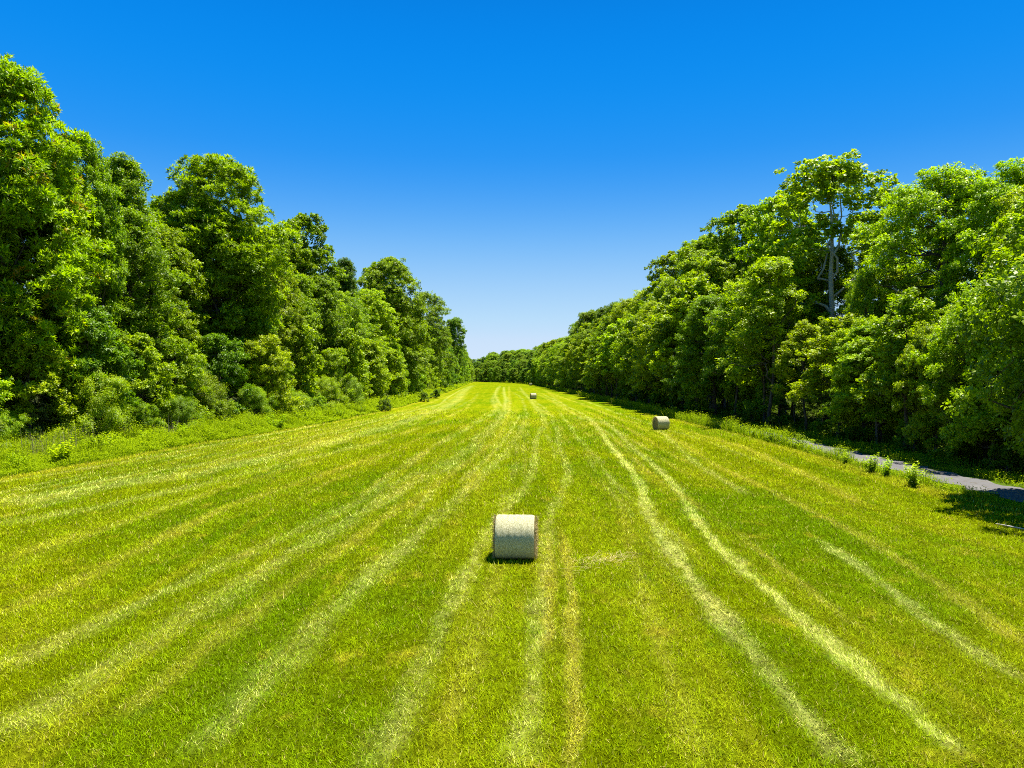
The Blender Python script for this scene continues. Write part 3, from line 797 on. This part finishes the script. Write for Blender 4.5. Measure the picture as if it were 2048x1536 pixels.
# named shrubs and weeds
SPOT = [
    ('shrub', 60, 900, 3.0, 'grey', 'low grey green shrub at the left border behind the bright weeds'),
    ('shrub', 150, 880, 4.6, 'grey', 'large grey green arching shrub beside the dead weed stalks'),
    ('feathery_shrub', 395, 858, 5.2, 'olive', 'feathery olive green shrub beside the unmown grass on the left'),
    ('shrub', 300, 862, 4.4, 'mid', 'dark leafy shrub between the grey shrub and the feathery shrub'),
    ('understory_tree', 545, 846, 8.0, 'yellow', 'yellow green young tree rising beside the feathery shrub'),
    ('shrub', 770, 823, 1.7, 'dark', 'low dark round bush on the left mown edge, nearest of three'),
    ('shrub', 848, 803, 1.8, 'dark', 'low dark round bush on the left mown edge, middle of three'),
    ('shrub', 872, 797, 1.9, 'dark', 'low dark round bush on the left mown edge, farthest of three'),
    ('weed_plant', 1830, 968, 1.35, 'bright', 'tall leafy weed with pointed top where the path comes into view'),
    ('weed_plant', 1742, 940, 1.15, 'bright', 'broad leafy weed second along the path edge from the pointed weed'),
    ('weed_plant', 1772, 948, 1.1, 'bright', 'leafy weed touching the broad weed beside the path'),
    ('weed_plant', 1690, 925, .9, 'mid', 'low green weed tuft before the visible far piece of path'),
    ('weed_plant', 1600, 897, 1.1, 'olive', 'olive weed clump at the far end of the visible path'),
    ('weed_plant', 1540, 884, 1.1, 'mid', 'green weed clump on the mown edge beyond the path'),
    ('weed_plant', 1510, 876, .9, 'bright', 'small bright weed clump farthest along the mown right edge'),
    ('weed_plant', 215, 905, 1.5, 'bright', 'bright upright weed taller than the left unmown grass around it'),
]
for kind, px, py, H, tone, label in SPOT:
    X, Y = px2w(px, py)
    place(kind, X, Y, H, tone, None, 1.15 if kind == 'weed_plant' else 1.0, label, row='spot')
place('maple', 26.2, 31.0, 14.5, 'bright', 0, 1.0, 'tall bright leafy tree cut off by the right border, overhanging the near path', row='spot')
for i in range(26):
    y = 31+i*i*.085+i*1.1+random.uniform(-1, 1); u = random.uniform(.12, .75)
    place('weed_plant', float(LE(y)+(LT(y)-LE(y))*u), y, random.uniform(.9, 1.7), random.choice(['bright', 'mid', 'mid']), None, 1.3, 'leafy green weed standing out of the unmown grass at the left field edge', row='verge')
place('bare_snag', -27.8, 112, 9.5, 'olive', 0, 1.0, 'half bare grey snag with tangled dead branches in the left treeline', row='spot')
place('bare_snag', 29.0, 57, 8.5, 'olive', 0, .8, 'half bare grey snag below the dark-limbed tree on the right', row='spot')

# labels
ORD = 'first second third fourth fifth sixth seventh eighth ninth tenth eleventh twelfth thirteenth fourteenth fifteenth sixteenth seventeenth eighteenth nineteenth twentieth'.split()
ROWTXT = dict(main='tall', back='taller rear', mid='mid-height', under='young', shrub='low')
NOUN = dict(slender_tree='slim-stemmed tree', broad_tree='leafy tree', oval_tree='oval tree', sycamore='open-crowned tree', understory_tree='bushy tree', shrub='shrub', feathery_shrub='feathery shrub')
cnt = {}
for e in sorted(REG, key=lambda q: q['Y']):
    o = e['o']
    if e['label']:
        o['label'] = e['label']
        o['group'] = 'weeds of the left verge' if e['row'] == 'verge' else 'weeds along the path' if e['kind'] == 'weed_plant' else ('shrubs along the field edge' if e['kind'] in CATS else 'trees beside the field')
        continue
    side = 'left' if e['X'] < 0 else 'right'
    if e['row'] == 'far':
        o['label'] = 'distant tree in the wood closing off the far end of the field'; o['group'] = 'trees closing the far end'
    elif e['Y'] > 240:
        o['label'] = f'small distant tree merging into the {side} treeline near the far end'; o['group'] = f'distant trees of the {side} treeline'
    else:
        land = min((l for l in LAND if l[2] == side), key=lambda l: abs(l[0]-e['px']))[1]
        base = f"{ROWTXT[e['row']]} {TONE[e['tone']]} {NOUN[e['kind']]}"
        where = {'mid': 'below', 'main': 'beside', 'back': 'behind', 'under': 'before', 'shrub': 'under'}[e['row']]
        k = (base, land); cnt[k] = cnt.get(k, 0)+1
        o['label'] = f"{base} {where} {land}" + (f", {ORD[cnt[k]-1]} one" if cnt[k] > 1 else '')
        o['group'] = {'mid': f'mid-height trees of the {side} treeline', 'main': f'tall trees of the {side} treeline', 'back': f'background trees of the {side} treeline',
                      'under': f'young trees fronting the {side} treeline', 'shrub': f'shrubs fronting the {side} treeline'}[e['row']]
print('TREES', len(REG))

# ------------------------------------------------------------------ hay bales
def bale_meshes():
    r = np.random.default_rng(5)
    Wd, R = 1.14, .665
    na, nx = 96, 30
    us = np.linspace(-1, 1, nx); an = np.arange(na)*2*PI/na
    V = []
    for u in us:
        rr = R*(1-.045*np.clip((abs(u)-.86)/.14, 0, 1)**2)
        for a in an:
            q = rr+.004*math.sin(a*5+.4*math.sin(u*2))+.003*math.sin(u*19)+r.normal(0, .0022)
            y, z = q*math.cos(a), q*math.sin(a)
            if z < -.47: z = -.47+(z+.47)*.72          # settled flat on the ground
            V.append((u*Wd/2, y*1.01, z))
    i = np.arange(nx*na).reshape(nx, na); j = np.roll(i, -1, 1)
    F4 = np.stack([i[:-1], j[:-1], j[1:], i[1:]], -1).reshape(-1, 4)
    V = np.array(V)
    zmin = V[:, 2].min()
    V[:, 2] -= zmin
    net = new_mesh('net_wrap', V, F4, 4, None, True); net.materials.append(M_NET)
    ends = []
    for sgn in (-1, 1):
        ring = V[:na] if sgn < 0 else V[-na:]
        c = np.array([0, 0, -zmin])
        Vs, Fs = [], []
        K = 9
        for k in range(K):
            f = 1-k/(K-.5)
            p = ring*np.array([0, f, f])+c*np.array([0, 1-f, 1-f])
            p[:, 0] = sgn*(Wd/2-.004+.04*(1-f**2.5)+r.normal(0, .006, na)*(k > 0))
            Vs.append(p)
        Vs = np.concatenate(Vs); i = np.arange(K*na).reshape(K, na); j = np.roll(i, -1, 1)
        Fs = np.stack([i[:-1], j[:-1], j[1:], i[1:]], -1).reshape(-1, 4)
        if sgn < 0: Fs = Fs[:, ::-1]
        cap = i[-1]
        # straw sticking out of the end
        n = 1500; a = r.random(n)*2*PI; rad = R*np.sqrt(r.random(n))*.99
        b = np.stack([np.full(n, sgn*(Wd/2+.03)), rad*np.cos(a), np.clip(rad*np.sin(a)-zmin, .03, 9)], 1)
        d = norm(np.stack([np.full(n, sgn*.5), r.normal(0, .6, n), r.normal(0, .6, n)], 1))
        s = norm(np.cross(d, r.normal(0, 1, (n, 3)))); L = .04+.11*r.random((n, 1))**2
        sv = np.stack([b-s*.004, b+s*.004, b+d*L+s*.002, b+d*L-s*.002], 1).reshape(-1, 3)
        allv = np.concatenate([Vs, sv]); m0 = len(Vs)
        # close the centre with quads
        capq = np.stack([cap[:na//2], cap[1:na//2+1], cap[::-1][:na//2], np.roll(cap[::-1], 1)[:na//2]], -1)
        allf = np.concatenate([Fs, m0+np.arange(4*n).reshape(n, 4)])
        me = new_mesh('end_face', allv, allf, 4, None, False)
        me.materials.append(M_END); ends.append(me)
    return net, ends
NET, ENDS = bale_meshes()
def bale(px, py, rz, label, dd=0.0, s=1.0):
    X, Y = px2w(px, py); Y += dd; X = (px-1024)*Y/F
    o = empty('hay_bale', (X, Y, float(ground_h(X, Y))-.02), rz); o.scale = (s, s, s)
    tag(o, label, 'hay bale', 'round hay bales on the field')
    link('net_wrap', NET, None, o)
    for e in ENDS: link('end_face', e, None, o)
bale(1031, 1121, math.radians(-3.5), 'large pale net-wrapped round hay bale nearest the camera on a pale track', .1)
bale(1322, 860, math.radians(14), 'round hay bale before the shadowed right woods, second nearest the camera', .1, 1.06)
bale(1066.5, 797.5, math.radians(9), 'small distant round hay bale near the middle of the field, third nearest', -4, 1.05)
bale(1061.5, 770.3, math.radians(5), 'tiny farthest hay bale close to the wood at the far end', -15, 1.1)

# ------------------------------------------------------------------ small things lying on the grass
def loose_hay():
    r = np.random.default_rng(9)
    pts = np.array([px2w(*p) for p in [(1115, 1158), (1150, 1140), (1190, 1128), (1230, 1124), (1262, 1124)]])
    n = 170
    t = np.clip(r.beta(2.5, 1.8, n), 0, 1)*(len(pts)-1)
    x = np.interp(t, np.arange(len(pts)), pts[:, 0])+r.normal(0, .16, n); y = np.interp(t, np.arange(len(pts)), pts[:, 1])+r.normal(0, .34, n)
    v, f = blades(x, y, ground_h(x, y)+.03+.03*r.random(n), .12+.25*r.random(n), .007+.005*r.random(n), np.radians(r.normal(82, 10, n)), r.normal(.3, .8, n), tip=.6)
    v[:, :] = v
    o = link('loose_hay', new_mesh('loose_hay', v, f, 4, dict(tint=np.repeat(r.random(n), 4), warm=np.zeros(4*n))), M_HAY)
    tag(o, 'thin wisp of loose straw on the grass to the right of the nearest bale', 'loose hay', kind='stuff')
loose_hay()

def stick():
    r = np.random.default_rng(3)
    X, Y = px2w(2028, 1052)
    z = float(ground_h(X, Y))
    main = np.array([[-.42, .30, .16], [-.15, .12, .12], [.12, -.05, .08], [.42, -.25, .03]])+np.array([X, Y, z])
    br = np.array([[-.15, .12, .12], [-.25, .0, .2], [-.32, -.06, .27]])+np.array([X, Y, z])
    v, f = tube_mesh([(main, np.array([.012, .022, .028, .032])), (br, np.array([.016, .011, .006]))])
    o = link('fallen_branch', new_mesh('fallen_branch', v, f, 4, None, True), M_STRAWWOOD)
    tag(o, 'pale bare fallen branch on the shaded grass at the right border', 'branch')
stick()

# ------------------------------------------------------------------ light, sky, camera
SUN = np.array([.24, .21, 1.0]); SUN /= np.linalg.norm(SUN)
elev = math.asin(SUN[2]); azim = math.atan2(SUN[0], SUN[1])
w = bpy.data.worlds.new('World'); scene.world = w; w.use_nodes = True
nt = w.node_tree; nt.nodes.clear(); g = N(nt)
sky = g.n('ShaderNodeTexSky', sky_type='NISHITA'); sky.sun_disc = False
sky.sun_elevation = elev; sky.sun_rotation = azim
sky.air_density = 1.0; sky.dust_density = 0.4; sky.ozone_density = 3.0; sky.altitude = 100
sp = g.n('ShaderNodeSeparateColor'); g.l(sky.outputs[0], sp.inputs[0])
R_, G_, B_ = sp.outputs
GR, GG = 3.6, 2.05
cr = g.math('MINIMUM', g.math('POWER', g.math('DIVIDE', R_, B_), GR), .60); cg = g.math('MINIMUM', g.math('POWER', g.math('DIVIDE', G_, B_), GG), .80)
cmb = g.n('ShaderNodeCombineColor'); g.l(cr, cmb.inputs[0]); g.l(cg, cmb.inputs[1]); cmb.inputs[2].default_value = 1.0
wc = g.n('ShaderNodeTexCoord'); wsep = g.n('ShaderNodeSeparateXYZ'); g.l(wc.outputs['Generated'], wsep.inputs[0])
rp = g.n('ShaderNodeValToRGB'); g.l(wsep.outputs['Z'], rp.inputs[0]); rp.color_ramp.interpolation = 'B_SPLINE'
stops = [(0.0, (.70, .81, .97)), (.06, (.58, .76, .97)), (.12, (.40, .65, .96)), (.18, (.19, .50, .95)), (.235, (.075, .37, .92)), (.29, (.018, .30, .90)), (.37, (.001, .27, .87)), (.46, (0, .215, .79)), (.7, (0, .14, .50)), (1.0, (0, .10, .36))]
el = rp.color_ramp.elements
el[0].position, el[0].color = stops[0][0], (*stops[0][1], 1)
el[1].position, el[1].color = stops[-1][0], (*stops[-1][1], 1)
for p_, c_ in stops[1:-1]:
    e_ = el.new(p_); e_.color = (*c_, 1)
lum = g.mix(.12, rp.outputs[0], cmb.outputs[0])
lum = g.mix(1.0, lum, (4.05, 4.05, 4.05), 'MULTIPLY')
bg = g.n('ShaderNodeBackground'); g.l(lum, bg.inputs['Color']); bg.inputs['Strength'].default_value = 0.1
ow = g.n('ShaderNodeOutputWorld'); g.l(bg.outputs[0], ow.inputs['Surface'])

sl = bpy.data.lights.new('sun', 'SUN'); sl.energy = 5.0; sl.angle = math.radians(.53); sl.color = (1.0, .955, .87)
so = bpy.data.objects.new('sun', sl); COL.objects.link(so)
from mathutils import Vector
so.rotation_euler = Vector(-SUN).to_track_quat('-Z', 'Y').to_euler()
so.location = tuple(SUN*300)

cam = bpy.data.cameras.new('camera'); cam.sensor_width = 36; cam.lens = F/2048*36; cam.clip_end = 6000; cam.clip_start = .1
co = bpy.data.objects.new('camera', cam); COL.objects.link(co)
co.location = (0, 0, CAMH+float(ground_h(0, 0))); co.rotation_euler = (PI/2-math.atan((768-HOR)/F), 0, 0)
scene.camera = co

vs = scene.view_settings
scene.display_settings.display_device = 'sRGB'
vs.view_transform = 'Standard'; vs.look = 'None'; vs.gamma = 1; vs.exposure = 1.3; vs.use_curve_mapping = False
cy = scene.cycles
cy.max_bounces = 6; cy.diffuse_bounces = 2
cy.filter_width = 1.0; cy.glossy_bounces = 2; cy.transmission_bounces = 3; cy.transparent_max_bounces = 4
cy.use_denoising = False
cy.sample_clamp_indirect = 4.0

print('FACES', sum(len(m.polygons) for m in bpy.data.meshes))
